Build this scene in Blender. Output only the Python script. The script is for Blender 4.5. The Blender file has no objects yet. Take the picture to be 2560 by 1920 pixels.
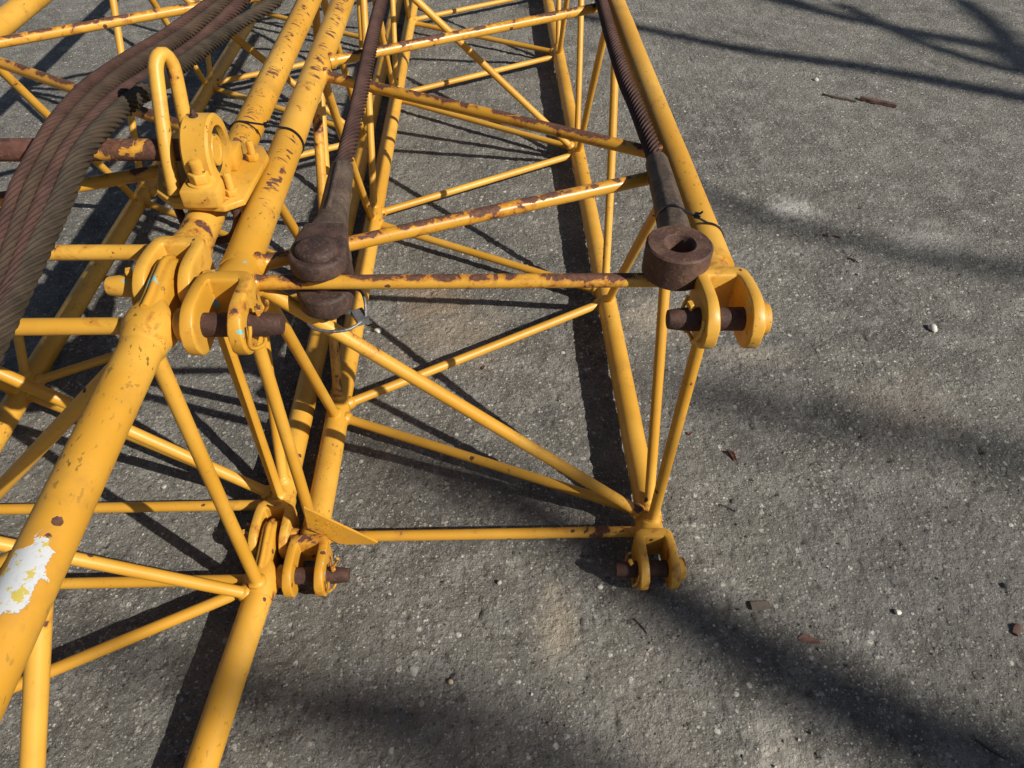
import bpy, bmesh, math, random
import numpy as np
from mathutils import Vector, Matrix
random.seed(7); rng = np.random.RandomState(11)
V = Vector
scene = bpy.context.scene
COL = scene.collection

# ------------------------------------------------------------------ camera, sky, sun, exposure
cd = bpy.data.cameras.new("camera"); cam = bpy.data.objects.new("camera", cd); COL.objects.link(cam)
Rv, Uv, Fv = V((0.99934935, -0.03204487, 0.01655324)), V((0.01117612, 0.71148329, 0.70261413)), V((0.03429253, 0.70197197, -0.7113785))
m = Matrix((Rv, Uv, -Fv)).transposed().to_4x4(); m.translation = V((0.40082, -0.94111, 1.5))
cam.matrix_world = m
cd.sensor_fit = 'HORIZONTAL'; cd.sensor_width = 36; cd.lens = 36 * 1818.16 / 2560
cd.clip_start = 0.02; cd.clip_end = 500
scene.camera = cam

SUN = V((1.18, -0.776, 1.0)).normalized()
elev = math.asin(SUN.z); rot = math.atan2(SUN.x, SUN.y)
w = bpy.data.worlds.new("World"); scene.world = w; w.use_nodes = True
nt = w.node_tree
sky = nt.nodes.new('ShaderNodeTexSky'); sky.sky_type = 'NISHITA'; sky.sun_disc = False
sky.sun_elevation = elev; sky.sun_rotation = rot
nt.links.new(sky.outputs[0], nt.nodes['Background'].inputs[0]); nt.nodes['Background'].inputs[1].default_value = 0.05
ld = bpy.data.lights.new("sun", 'SUN'); ld.energy = 5.0; ld.angle = math.radians(0.5); ld.color = (1.0, 0.95, 0.86)
sun = bpy.data.objects.new("sun", ld); COL.objects.link(sun); sun.rotation_euler = (-SUN).to_track_quat('-Z', 'Y').to_euler()
sun.location = SUN * 20
scene.view_settings.view_transform = 'Standard'; scene.view_settings.look = 'None'
scene.view_settings.gamma = 1; scene.view_settings.exposure = 0.30

# ------------------------------------------------------------------ helpers
def tag(o, label, cat, group=None, kind=None):
    if label: o['label'] = label
    if cat: o['category'] = cat
    if group: o['group'] = group
    if kind: o['kind'] = kind
    return o

def thing(name, label, cat, loc, group=None):
    o = bpy.data.objects.new(name, None); COL.objects.link(o); o.location = loc
    o.empty_display_size = 0.1
    return tag(o, label, cat, group)

def root_of(o):
    while o.parent: o = o.parent
    return o

def obj(name, bm, mat, parent=None, label=None, smooth=True, base=None):
    """link a bmesh given in world coordinates as ONE mesh object"""
    bmesh.ops.recalc_face_normals(bm, faces=bm.faces)
    off = V((0, 0, 0))
    if parent is not None: off = root_of(parent).location.copy()
    elif base is not None: off = V(base)
    bmesh.ops.translate(bm, verts=bm.verts, vec=-off)
    me = bpy.data.meshes.new(name); bm.to_mesh(me); bm.free()
    if smooth:
        me.polygons.foreach_set('use_smooth', [True] * len(me.polygons))
        me.set_sharp_from_angle(angle=math.radians(42))
    me.materials.append(mat)
    o = bpy.data.objects.new(name, me); COL.objects.link(o)
    if parent is not None: o.parent = parent
    elif base is not None: o.location = off
    if label: o['label'] = label
    return o

def frames(pts):
    pts = [V(p) for p in pts]; n = len(pts); T = []
    for i in range(n):
        a = pts[max(0, i - 1)]; b = pts[min(n - 1, i + 1)]; T.append((b - a).normalized())
    up = V((0, 0, 1)) if abs(T[0].z) < 0.9 else V((0, 1, 0))
    N = [(up - T[0] * up.dot(T[0])).normalized()]
    for i in range(1, n):
        q = T[i - 1].rotation_difference(T[i]); v = q @ N[-1]
        N.append((v - T[i] * v.dot(T[i])).normalized())
    return pts, T, N

def loft(bm, rings, cap=True, closed=False):
    vs = [[bm.verts.new(p) for p in r] for r in rings]
    k = len(vs[0]); n = len(vs)
    for i in range(n if closed else n - 1):
        a, b = vs[i], vs[(i + 1) % n]
        for j in range(k):
            bm.faces.new((a[j], a[(j + 1) % k], b[(j + 1) % k], b[j]))
    if cap and not closed:
        bm.faces.new(vs[0][::-1]); bm.faces.new(vs[-1])
    return bm

def tube(pts, r, seg=20, bm=None, radii=None, closed=False, squash=1.0, jit=None):
    bm = bm or bmesh.new()
    P, T, N = frames(pts); rings = []
    if closed:
        n = len(P)
        T = [(P[(i + 1) % n] - P[i - 1]).normalized() for i in range(n)]
        ref = V((0.3, 0.2, 0.93)); N = [(ref - t * ref.dot(t)).normalized() for t in T]
    for i, p in enumerate(P):
        b = T[i].cross(N[i]); rr = radii[i] if radii else r; jj = jit[i] if jit else 0.0
        rings.append([p + (N[i] * math.cos(2 * math.pi * k / seg) * squash + b * math.sin(2 * math.pi * k / seg)) * (rr * (1 + random.uniform(-jj, jj)) if jj else rr) for k in range(seg)])
    return loft(bm, rings, closed=closed)

def smooth_path(pts, step=0.01):
    """Catmull-Rom through points, resampled"""
    P = [V(p) for p in pts]; P = [P[0] * 2 - P[1]] + P + [P[-1] * 2 - P[-2]]
    out = []
    for i in range(1, len(P) - 2):
        a, b, c, d = P[i - 1:i + 3]; n = max(2, int((c - b).length / step))
        for k in range(n):
            t = k / n
            out.append(0.5 * ((2 * b) + (c - a) * t + (2 * a - 5 * b + 4 * c - d) * t * t + (3 * b - a - 3 * c + d) * t ** 3))
    out.append(P[-2]); return out

def brace(a, b, r, rc0=0.03, rc1=0.03, wob=0.0, seg=20):
    """a round lacing tube from chord axis to chord axis, with a weld fillet where it leaves each chord, and a little crooked"""
    a, b = V(a), V(b); L = (b - a).length; d = (b - a) / L
    side = d.cross(V((0.31, 0.52, 0.79))).normalized(); s2 = d.cross(side)
    ts, rs = [], []
    w0, w1 = rc0 * 1.02, rc1 * 1.02
    for s, k in ((0.3 * w0, 1.5), (w0, 1.48), (w0 + .003, 1.40), (w0 + .0055, 1.2), (w0 + .008, 1.06), (w0 + .012, 1.0)): ts.append(s); rs.append(r * k)
    n = max(6, int(L / 0.06))
    for i in range(1, n): 
        t = w0 + .012 + (L - w0 - w1 - .024) * i / n; ts.append(t); rs.append(r * (1 + random.uniform(-.012, .012)))
    for s, k in ((w1 + .012, 1.0), (w1 + .008, 1.06), (w1 + .0055, 1.2), (w1 + .003, 1.40), (w1, 1.48), (0.3 * w1, 1.5)): ts.append(L - s); rs.append(r * k)
    ph = random.uniform(0, 6.28); A = wob * L
    pts = [a + d * t + (side * math.cos(ph) + s2 * math.sin(ph)) * A * math.sin(math.pi * t / L) for t in ts]
    return tube(pts, r, seg, radii=rs, jit=[.09 if 1.1 < q / r < 1.49 else 0 for q in rs])

def chord_tube(a, b, r=0.03):
    a, b = V(a), V(b); n = max(8, int((b - a).length / 0.12))
    return tube([a.lerp(b, i / n) + V((random.uniform(-1, 1), random.uniform(-1, 1), random.uniform(-1, 1))) * 0.0006 for i in range(n + 1)], r, 40)

def superell(cx, cz, y, hx, hz, n=24, e=4.0, axis='y'):
    out = []
    for k in range(n):
        a = 2 * math.pi * k / n; c, s = math.cos(a), math.sin(a)
        x = math.copysign(abs(c) ** (2 / e), c) * hx; z = math.copysign(abs(s) ** (2 / e), s) * hz
        out.append(V((cx + x, y, cz + z)))
    return out

def lathe(axis_o, axis_d, prof, seg=28, bm=None):
    """prof: (distance along axis, radius)"""
    bm = bm or bmesh.new(); d = V(axis_d).normalized(); o = V(axis_o)
    up = V((0, 0, 1)) if abs(d.z) < .9 else V((0, 1, 0)); n = (up - d * up.dot(d)).normalized(); b = d.cross(n)
    rings = [[o + d * s + (n * math.cos(2 * math.pi * k / seg) + b * math.sin(2 * math.pi * k / seg)) * r for k in range(seg)] for s, r in prof]
    return loft(bm, rings)

def prism(poly, d, bm=None):
    bm = bm or bmesh.new(); d = V(d)
    a = [bm.verts.new(V(p)) for p in poly]; b = [bm.verts.new(V(p) + d) for p in poly]; n = len(a)
    bm.faces.new(a[::-1]); bm.faces.new(b)
    for i in range(n): bm.faces.new((a[i], a[(i + 1) % n], b[(i + 1) % n], b[i]))
    return bm

def bevel(bm, w, seg=2, ang=25):
    bmesh.ops.recalc_face_normals(bm, faces=bm.faces)
    es = [e for e in bm.edges if len(e.link_faces) == 2 and e.calc_face_angle(0) > math.radians(ang)]
    bmesh.ops.bevel(bm, geom=es, offset=w, segments=seg, profile=0.5, affect='EDGES', clamp_overlap=True)
    return bm

def box(c, s, bm=None, rot=None):
    bm = bm or bmesh.new(); c = V(c); hx, hy, hz = s[0] / 2, s[1] / 2, s[2] / 2
    M = rot or Matrix.Identity(3)
    vs = [bm.verts.new(c + M @ V((x * hx, y * hy, z * hz))) for x in (-1, 1) for y in (-1, 1) for z in (-1, 1)]
    for f in ((0, 1, 3, 2), (4, 6, 7, 5), (0, 4, 5, 1), (2, 3, 7, 6), (0, 2, 6, 4), (1, 5, 7, 3)): bm.faces.new([vs[i] for i in f])
    return bm

def torus(c, n, R, r, seg=36, sub=10, bm=None):
    n = V(n).normalized(); a = n.orthogonal().normalized(); b = n.cross(a)
    return tube([V(c) + (a * math.cos(2 * math.pi * k / seg) + b * math.sin(2 * math.pi * k / seg)) * R for k in range(seg)], r, sub, bm=bm, closed=True)

# ------------------------------------------------------------------ materials
class NB:
    def __init__(s, name):
        s.m = bpy.data.materials.new(name); s.m.use_nodes = True; s.t = s.m.node_tree
        s.b = s.t.nodes['Principled BSDF']; s.tc = s.t.nodes.new('ShaderNodeTexCoord')
    def n(s, k, **kw):
        x = s.t.nodes.new(k)
        for a, v in kw.items(): setattr(x, a, v)
        return x
    def set(s, sock, v):
        if hasattr(v, 'is_linked') or hasattr(v, 'links'): s.t.links.new(v, sock)
        else: sock.default_value = v
    def co(s, scale=(1, 1, 1), off=(0, 0, 0), rot=(0, 0, 0)):
        mp = s.n('ShaderNodeMapping'); s.t.links.new(s.tc.outputs['Object'], mp.inputs[0])
        mp.inputs['Scale'].default_value = scale; mp.inputs['Location'].default_value = off; mp.inputs['Rotation'].default_value = rot
        return mp.outputs[0]
    def noise(s, scale, detail=4, rough=0.55, co=None, dist=0.0, color=False):
        x = s.n('ShaderNodeTexNoise'); s.set(x.inputs['Vector'], co if co is not None else s.tc.outputs['Object'])
        x.inputs['Scale'].default_value = scale; x.inputs['Detail'].default_value = detail
        x.inputs['Roughness'].default_value = rough; x.inputs['Distortion'].default_value = dist
        return x.outputs['Color' if color else 'Fac']
    def voro(s, scale, feature='F1', co=None, rnd=1.0):
        x = s.n('ShaderNodeTexVoronoi', feature=feature); s.set(x.inputs['Vector'], co if co is not None else s.tc.outputs['Object'])
        x.inputs['Scale'].default_value = scale; x.inputs['Randomness'].default_value = rnd
        return x
    def math(s, op, a, b=0.0, c=None, clamp=False):
        x = s.n('ShaderNodeMath', operation=op); x.use_clamp = clamp
        s.set(x.inputs[0], a); s.set(x.inputs[1], b)
        if c is not None: s.set(x.inputs[2], c)
        return x.outputs[0]
    def step(s, v, lo, hi, smooth=True):
        x = s.n('ShaderNodeMapRange'); x.interpolation_type = 'SMOOTHSTEP' if smooth else 'LINEAR'
        s.set(x.inputs[0], v); s.set(x.inputs[1], lo); s.set(x.inputs[2], hi)
        return x.outputs[0]
    def mix(s, f, a, b, mode='MIX'):
        x = s.n('ShaderNodeMix', data_type='RGBA', blend_type=mode)
        s.set(x.inputs[0], f); s.set(x.inputs[6], a if hasattr(a, 'links') else (*a, 1) if len(a) == 3 else a)
        s.set(x.inputs[7], b if hasattr(b, 'links') else (*b, 1) if len(b) == 3 else b)
        return x.outputs[2]
    def bump(s, h, strength=0.3, dist=0.001, prev=None):
        x = s.n('ShaderNodeBump'); s.set(x.inputs['Height'], h); x.inputs['Strength'].default_value = strength; x.inputs['Distance'].default_value = dist
        if prev is not None: s.t.links.new(prev, x.inputs['Normal'])
        return x.outputs[0]
    def out(s, color=None, rough=None, normal=None, metal=None, spec=None):
        if color is not None: s.set(s.b.inputs['Base Color'], color if hasattr(color, 'links') else (*color, 1))
        if rough is not None: s.set(s.b.inputs['Roughness'], rough)
        if metal is not None: s.set(s.b.inputs['Metallic'], metal)
        if normal is not None: s.set(s.b.inputs['Normal'], normal)
        if spec is not None: s.b.inputs['Specular IOR Level'].default_value = spec
        return s.m

RUST_D, RUST_L = (0.062, 0.027, 0.018), (0.15, 0.060, 0.030)
def paint(name, rust=0.0, top=0.0, chips=0.0, dirt=0.5, patch=None, stain=0.5, gloss=0.36, spots=0.5, streak=0.0, fleck=.655):
    """old yellow machine paint: rust 0..1 sets how much has rusted through, top prefers upper faces, chips = teal undercoat, patch = (centre, size) of bare white primer"""
    s = NB(name)
    hue = s.noise(3.1, 3); fine = s.noise(420, 3, 0.6); mid = s.noise(38, 5, 0.6)
    col = s.mix(s.step(hue, .35, .68), (0.50, 0.242, 0.020), (0.61, 0.330, 0.048))
    col = s.mix(s.math('MULTIPLY', s.step(mid, .5, .72), .30), col, (0.46, 0.225, 0.030))
    # fine dirt flecks and scratches
    fl = s.noise(150, 2, .5, co=s.co((1, .45, 1), rot=(0, 0, .7)))
    flm = s.math('MULTIPLY', s.step(fl, fleck, fleck + .04), s.step(s.noise(7, 2), .42, .62))
    col = s.mix(s.math('MULTIPLY', flm, dirt), col, (0.16, 0.085, 0.02))
    grime = s.step(s.noise(14, 6, .65), .50, .76)
    col = s.mix(s.math('MULTIPLY', grime, dirt * .42), col, (0.28, 0.155, 0.035))
    geo = s.n('ShaderNodeNewGeometry'); sx = s.n('ShaderNodeSeparateXYZ'); s.t.links.new(geo.outputs['Normal'], sx.inputs[0])
    upz = s.step(sx.outputs['Z'], 0.35, 1.0)
    rn = s.math('ADD', s.math('MULTIPLY', s.noise(30, 6, .62, dist=.5), .62), s.math('MULTIPLY', s.noise(6.5, 2, .5), .38))
    rn = s.math('ADD', rn, s.math('MULTIPLY', upz, top))
    th = 0.70 - 0.20 * rust
    rm = s.step(rn, th, th + .012)
    halo = s.step(rn, th - .075, th)
    col = s.mix(s.math('MULTIPLY', halo, stain), col, (0.36, 0.125, 0.018))
    rc = s.mix(s.step(s.noise(160, 5, .7), .35, .7), RUST_D, RUST_L)
    # small isolated spots
    sv = s.voro(34); sp = s.math('SUBTRACT', s.math('MULTIPLY', s.noise(90, 3), .30), sv.outputs['Distance'])
    sc = s.n('ShaderNodeSeparateColor'); s.t.links.new(sv.outputs['Color'], sc.inputs[0])
    sel = s.math('GREATER_THAN', sc.outputs[0], 1 - .10 * spots)
    sm = s.math('MULTIPLY', s.step(sp, -.06, -.03), sel)
    rm = s.math('MAXIMUM', rm, sm)
    if streak:
        # worn crescents across the tube on its upper right flank
        st = s.noise(34, 4, .6, co=s.co((.55, 1.25, .55)), dist=1.6)
        dn = s.n('ShaderNodeVectorMath', operation='DOT_PRODUCT'); s.t.links.new(geo.outputs['Normal'], dn.inputs[0]); dn.inputs[1].default_value = (.45, 0, .893)
        sk = s.math('MULTIPLY', s.step(dn.outputs['Value'], .80, .97), s.step(s.noise(5.5, 2), .40, .58))
        sv2 = s.math('ADD', st, s.math('MULTIPLY', sk, .14))
        rm = s.math('MAXIMUM', rm, s.math('MULTIPLY', s.step(sv2, .742 - .05 * streak, .768 - .05 * streak), s.math('GREATER_THAN', sk, .12)))
        col = s.mix(s.math('MULTIPLY', s.math('MULTIPLY', s.step(sv2, .64, .73), sk), .55), col, (0.40, 0.15, 0.02))
    if chips:
        tn = s.noise(21, 4, .55, co=s.co((1, 1, 1), (3.3, 1.7, 9.1)))
        tm = s.step(tn, .69 - .10 * chips, .70 - .10 * chips)
        col = s.mix(tm, col, (0.16, 0.42, 0.44))
    if patch:
        c, sz = patch
        vm = s.n('ShaderNodeVectorMath', operation='SUBTRACT'); s.t.links.new(s.tc.outputs['Object'], vm.inputs[0]); vm.inputs[1].default_value = c
        dv = s.n('ShaderNodeVectorMath', operation='DIVIDE'); s.t.links.new(vm.outputs[0], dv.inputs[0]); dv.inputs[1].default_value = sz
        ln = s.n('ShaderNodeVectorMath', operation='LENGTH'); s.t.links.new(dv.outputs[0], ln.inputs[0])
        q = s.math('ADD', ln.outputs['Value'], s.math('MULTIPLY', s.math('SUBTRACT', s.noise(46, 4, .6), .5), 1.5))
        pm = s.math('SUBTRACT', 1.0, s.step(q, .95, 1.02)); wn = s.noise(140, 5, .7); ph = s.math('SUBTRACT', 1.0, s.step(q, 1.0, 1.5))
        col = s.mix(s.math('MULTIPLY', ph, .45), col, (0.42, 0.20, 0.03))
        wc = s.mix(s.step(s.noise(75, 3), .56, .60), (0.46, 0.47, 0.48), (0.44, 0.35, 0.07))
    col = s.mix(rm, col, rc)
    if patch: col = s.mix(pm, col, s.mix(s.math('MULTIPLY', s.step(wn, .55, .7), .5), wc, (.30, .29, .27)))
    h = s.math('ADD', s.math('MULTIPLY', fine, .10), s.math('MULTIPLY', mid, .5))
    h = s.math('SUBTRACT', h, s.math('MULTIPLY', rm, s.math('ADD', .55, s.math('MULTIPLY', s.noise(260, 4, .7), .9))))
    if patch: h = s.math('SUBTRACT', h, s.math('MULTIPLY', pm, s.math('ADD', .7, s.math('MULTIPLY', wn, .8))))
    nrm = s.bump(h, .55, .0011)
    ro = s.math('ADD', s.math('MULTIPLY', rm, .42), s.math('ADD', gloss, s.math('MULTIPLY', mid, .16)))
    return s.out(col, ro, nrm, spec=.45)

def steel(name, c0, c1, c2, rough=.62, scale=1.0, spec=.35, metal=0.0):
    s = NB(name)
    a = s.noise(26 * scale, 6, .65); b = s.noise(210 * scale, 4, .7); c = s.noise(5 * scale, 3)
    col = s.mix(s.step(a, .35, .68), c0, c1); col = s.mix(s.math('MULTIPLY', s.step(c, .5, .75), .7), col, c2)
    col = s.mix(s.math('MULTIPLY', s.step(b, .54, .70), .6), col, (c1[0] * 1.9, c1[1] * 1.75, c1[2] * 1.7)); col = s.mix(s.math('MULTIPLY', s.step(s.noise(70 * scale, 5, .7), .52, .66), .55), col, tuple(k * .5 for k in c0))
    nrm = s.bump(s.math('ADD', s.math('MULTIPLY', a, .8), s.math('MULTIPLY', b, .6)), .8, .0020)
    return s.out(col, s.math('ADD', rough, s.math('MULTIPLY', b, .2)), nrm, spec=spec, metal=metal)

def simple(name, c, rough=.5, nscale=120, amp=.25, c2=None, dist=.0006):
    s = NB(name); a = s.noise(nscale, 5, .6)
    col = s.mix(s.step(a, .35, .68), c, c2 or tuple(k * .7 for k in c))
    return s.out(col, rough, s.bump(a, amp, dist))

M = {}
M['chord'] = paint('yellow_paint_chord', rust=.10, dirt=.85, spots=.6, stain=.35, fleck=.64)
M['chord_worn'] = paint('yellow_paint_chord_worn', rust=.20, dirt=1.0, spots=.7, streak=.75, fleck=.63)
M['chord_patch'] = paint('yellow_paint_chord_peeled', rust=.0, dirt=1.0, spots=.3, fleck=.615, patch=((-.010, -.440, .806), (.019, .050, .035)))
M['brace'] = paint('yellow_paint_brace', rust=.05, dirt=.35, spots=.35)
M['brace_spot'] = paint('yellow_paint_brace_spotted', rust=.34, dirt=.6, spots=.9, top=.04)
M['brace_rust'] = paint('yellow_paint_brace_rusty', rust=.50, dirt=.8, top=.12, spots=1.0, stain=.8, gloss=.26)
M['beam_rust'] = paint('yellow_paint_beam_rusty', rust=.66, dirt=.8, top=.10, spots=1.0, stain=.8, gloss=.28)
M['casting'] = paint('yellow_paint_casting', rust=.46, dirt=1.0, chips=.14, stain=.7, spots=.8)
M['casting_teal'] = paint('yellow_paint_casting_chipped', rust=.48, dirt=1.0, chips=.55, stain=.7, spots=.8)
M['plate'] = paint('yellow_paint_plate', rust=.26, dirt=1.3, spots=.5)
M['rust_pin'] = steel('rusty_pin', (.040, .020, .015), (.085, .040, .027), (.060, .028, .02), .6)
M['rust_pin_yellow'] = paint('yellow_paint_pin', rust=.60, dirt=1.0, spots=1)
M['socket'] = steel('rusty_socket', (.062, .030, .022), (.118, .064, .042), (.076, .046, .032), .6)
M['socket_dark'] = steel('dark_socket', (.034, .020, .016), (.088, .048, .036), (.050, .032, .025), .55, spec=.35)
M['socket_body'] = steel('weathered_socket_body', (.050, .034, .025), (.105, .073, .052), (.060, .05, .037), .55, spec=.35)
M['wire'] = steel('galvanised_wire', (.16, .165, .17), (.26, .26, .27), (.12, .12, .12), .38, metal=.6)
M['shaft'] = steel('rusty_shaft', (.085, .036, .026), (.15, .066, .045), (.10, .045, .03), .62)
M['shaft_paint'] = paint('yellow_paint_shaft', rust=1.25, dirt=.9, spots=1, top=-.02)
M['tie'] = simple('black_plastic', (.008, .008, .009), .32)
M['tape'] = simple('black_tape', (.012, .011, .011), .5, 60)
M['bearing_dark'] = steel('greasy_bearing', (.010, .013, .010), (.022, .027, .021), (.03, .045, .04), .4, spec=.4)
def rope_mat(name, c0, c1, c2):
    s = NB(name); a = s.noise(18, 5, .6); b = s.noise(320, 3, .7); wv = s.n('ShaderNodeTexWave', wave_type='BANDS', bands_direction='DIAGONAL')
    s.t.links.new(s.tc.outputs['Object'], wv.inputs[0]); wv.inputs['Scale'].default_value = 170; wv.inputs['Distortion'].default_value = 1.5
    col = s.mix(s.step(a, .33, .68), c0, c1); col = s.mix(s.math('MULTIPLY', s.step(b, .55, .75), .5), col, c2)
    h = s.math('ADD', s.math('MULTIPLY', wv.outputs['Fac'], .5), s.math('MULTIPLY', b, .5))
    return s.out(col, .72, s.bump(h, .7, .0012), spec=.3)
M['rope_red'] = rope_mat('rusty_wire_rope', (.040, .019, .014), (.075, .037, .027), (.125, .068, .05))
M['rope_brown'] = rope_mat('brown_wire_rope', (.036, .022, .014), (.066, .041, .026), (.11, .072, .05))
M['rope_dark'] = rope_mat('greasy_wire_rope', (.024, .018, .012), (.056, .040, .026), (.10, .07, .045))
M['rope_pendant'] = rope_mat('pendant_wire_rope', (.040, .019, .015), (.075, .037, .028), (.125, .07, .052))

def asphalt():
    s = NB('asphalt'); C = s.tc.outputs['Object']
    warp = s.n('ShaderNodeVectorMath', operation='MULTIPLY_ADD')
    s.t.links.new(s.noise(140, 2, color=True), warp.inputs[0]); warp.inputs[1].default_value = (.006,) * 3; s.t.links.new(C, warp.inputs[2])
    wc = warp.outputs[0]
    big = s.noise(1.7, 5, .6); med = s.noise(9, 5, .62); fine = s.noise(420, 4, .7)
    col = s.mix(s.step(big, .32, .70), (.112, .105, .093), (.210, .197, .170))
    col = s.mix(s.step(med, .42, .70), col, (.275, .263, .235))
    col = s.mix(s.math('MULTIPLY', s.step(s.noise(4.2, 4, .6, co=s.co((1, 1, 1), (5, 2, 0))), .54, .70), .6), col, (.095, .093, .087))
    heights = None
    for sc, amt, lo, hw_ in ((56, .75, .60, .5), (105, .75, .38, .4), (190, .7, .30, .25)):
        v = s.voro(sc, co=wc); cs = s.n('ShaderNodeSeparateColor'); s.t.links.new(v.outputs['Color'], cs.inputs[0])
        stone = s.math('SUBTRACT', 1.0, s.step(v.outputs['Distance'], .26, .44))
        on = s.math('MULTIPLY', stone, s.math('GREATER_THAN', cs.outputs[0], lo))
        tone = s.n('ShaderNodeValToRGB'); s.t.links.new(cs.outputs[1], tone.inputs[0])
        e = tone.color_ramp.elements; e[0].color = (.075, .073, .070, 1); e[1].color = (.82, .78, .71, 1)
        for p, c in ((.28, (.12, .117, .109, 1)), (.58, (.235, .226, .203, 1)), (.82, (.42, .39, .34, 1)), (.94, (.64, .60, .52, 1))):
            x = tone.color_ramp.elements.new(p); x.color = c
        col = s.mix(s.math('MULTIPLY', on, amt), col, tone.outputs[0])
        hh = s.math('MULTIPLY', s.math('MULTIPLY', on, s.math('ADD', .25, cs.outputs[2])), hw_)
        hh = s.math('ADD', hh, s.math('MULTIPLY', s.math('SUBTRACT', .7, v.outputs['Distance']), hw_ * 1.5))
        heights = hh if heights is None else s.math('ADD', heights, hh)
    crag = s.noise(105, 9, .76, dist=.8); crag2 = s.noise(36, 6, .66, dist=.6)
    heights = s.math('ADD', heights, s.math('ADD', s.math('MULTIPLY', crag, 2.6), s.math('MULTIPLY', crag2, 2.0)))
    pits = s.math('SUBTRACT', 1.0, s.step(crag, .33, .47))
    col = s.mix(s.math('MULTIPLY', pits, .75), col, (.05, .048, .045))
    col = s.mix(s.math('MULTIPLY', s.step(fine, .51, .68), .55), col, (.43, .41, .36))
    col = s.mix(s.math('MULTIPLY', s.math('SUBTRACT', 1.0, s.step(fine, .28, .46)), .55), col, (.045, .043, .041))
    # trodden-in sand and chalky scuffs
    sand = s.noise(60, 5, .65)
    def blot(x, y, rx, ry, colr, amt):
        vm = s.n('ShaderNodeVectorMath', operation='SUBTRACT'); s.t.links.new(C, vm.inputs[0]); vm.inputs[1].default_value = (x, y, 0)
        dv = s.n('ShaderNodeVectorMath', operation='DIVIDE'); s.t.links.new(vm.outputs[0], dv.inputs[0]); dv.inputs[1].default_value = (rx, ry, 1)
        ln = s.n('ShaderNodeVectorMath', operation='LENGTH'); s.t.links.new(dv.outputs[0], ln.inputs[0])
        q = s.math('ADD', ln.outputs['Value'], s.math('MULTIPLY', s.math('SUBTRACT', s.noise(11, 6, .68), .5), 2.6))
        q = s.math('ADD', q, s.math('MULTIPLY', s.math('SUBTRACT', sand, .5), .9))
        return s.math('MULTIPLY', s.math('SUBTRACT', 1.0, s.step(q, .0, 1.5)), amt), colr
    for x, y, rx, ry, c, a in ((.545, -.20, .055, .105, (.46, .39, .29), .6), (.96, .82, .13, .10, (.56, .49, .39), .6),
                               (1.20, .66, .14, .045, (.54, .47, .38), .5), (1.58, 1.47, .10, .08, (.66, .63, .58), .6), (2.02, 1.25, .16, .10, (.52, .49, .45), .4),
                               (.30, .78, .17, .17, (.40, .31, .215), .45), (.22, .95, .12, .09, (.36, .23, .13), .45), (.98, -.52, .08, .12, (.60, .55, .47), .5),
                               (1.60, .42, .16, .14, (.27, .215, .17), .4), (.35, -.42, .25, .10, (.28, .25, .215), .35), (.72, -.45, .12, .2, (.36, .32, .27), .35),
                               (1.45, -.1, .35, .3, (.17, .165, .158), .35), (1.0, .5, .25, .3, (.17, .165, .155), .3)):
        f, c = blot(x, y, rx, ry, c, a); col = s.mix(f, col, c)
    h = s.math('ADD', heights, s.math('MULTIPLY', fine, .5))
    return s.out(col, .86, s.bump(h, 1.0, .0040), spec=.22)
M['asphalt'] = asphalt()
M['stone_white'] = simple('pale_stone', (.62, .60, .56), .8, 90, .5, (.48, .45, .40))
M['stone_tan'] = simple('tan_stone', (.40, .33, .23), .8, 90, .5, (.30, .24, .17))
M['stone_grey'] = simple('grey_stone', (.36, .345, .315), .85, 90, .5, (.27, .255, .23))
M['leaf_red'] = simple('dry_red_leaf', (.20, .075, .045), .6, 60, .5, (.11, .04, .026))
M['leaf_pink'] = simple('dry_pink_leaf', (.30, .17, .13), .65, 60, .5, (.20, .10, .075))
M['wood'] = simple('weathered_wood', (.12, .095, .07), .8, 45, .7, (.07, .055, .042))
M['bark_chip'] = simple('red_brown_bark', (.115, .062, .045), .8, 45, .7, (.06, .033, .026))
M['twig'] = simple('dark_twig', (.055, .040, .032), .8, 60, .5)
M['bark'] = simple('tree_bark', (.13, .10, .075), .9, 12, .9, (.06, .046, .036), .02)
def grit_mat():
    s = NB('grit'); oi = s.n('ShaderNodeNewGeometry'); r = s.n('ShaderNodeValToRGB'); s.t.links.new(oi.outputs['Random Per Island'], r.inputs[0])
    e = r.color_ramp.elements; e[0].color = (.05, .047, .044, 1); e[1].color = (.52, .49, .44, 1)
    for p, c in ((.5, (.13, .12, .105, 1)), (.8, (.24, .21, .17, 1)), (.93, (.32, .28, .22, 1))): x = r.color_ramp.elements.new(p); x.color = c
    return s.out(r.outputs[0], .85)
M['grit'] = grit_mat()

# ------------------------------------------------------------------ ground: one sheet with real relief, fine near the camera
LAT = {}
CRACKS = [[(.300, -.245), (.309, -.275), (.320, -.300), (.333, -.335), (.345, -.372)], [(.375, -.13), (.382, -.165), (.372, -.19)], [(1.37, .02), (1.40, -.04)]]
def vnoise(X, Y, wl, seed):
    if seed not in LAT: LAT[seed] = np.random.RandomState(seed).rand(509, 509)
    r = LAT[seed]; x, y = X / wl, Y / wl
    i, j = np.floor(x).astype(int), np.floor(y).astype(int); u, v = x - i, y - j
    u, v = u * u * (3 - 2 * u), v * v * (3 - 2 * v)
    g = lambda a, b: r[a % 509, b % 509]
    return (g(i, j) * (1 - u) + g(i + 1, j) * u) * (1 - v) + (g(i, j + 1) * (1 - u) + g(i + 1, j + 1) * u) * v - .5
def lines(lo, hi, step, grow, far):
    a = [lo]
    while a[-1] < hi: a.append(a[-1] + step)
    s = step
    while a[-1] < far: s *= grow; a.append(a[-1] + s)
    s = step; b = [lo]
    while b[-1] > -far: s *= grow; b.append(b[-1] - s)
    return np.array(b[:0:-1] + a)
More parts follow.
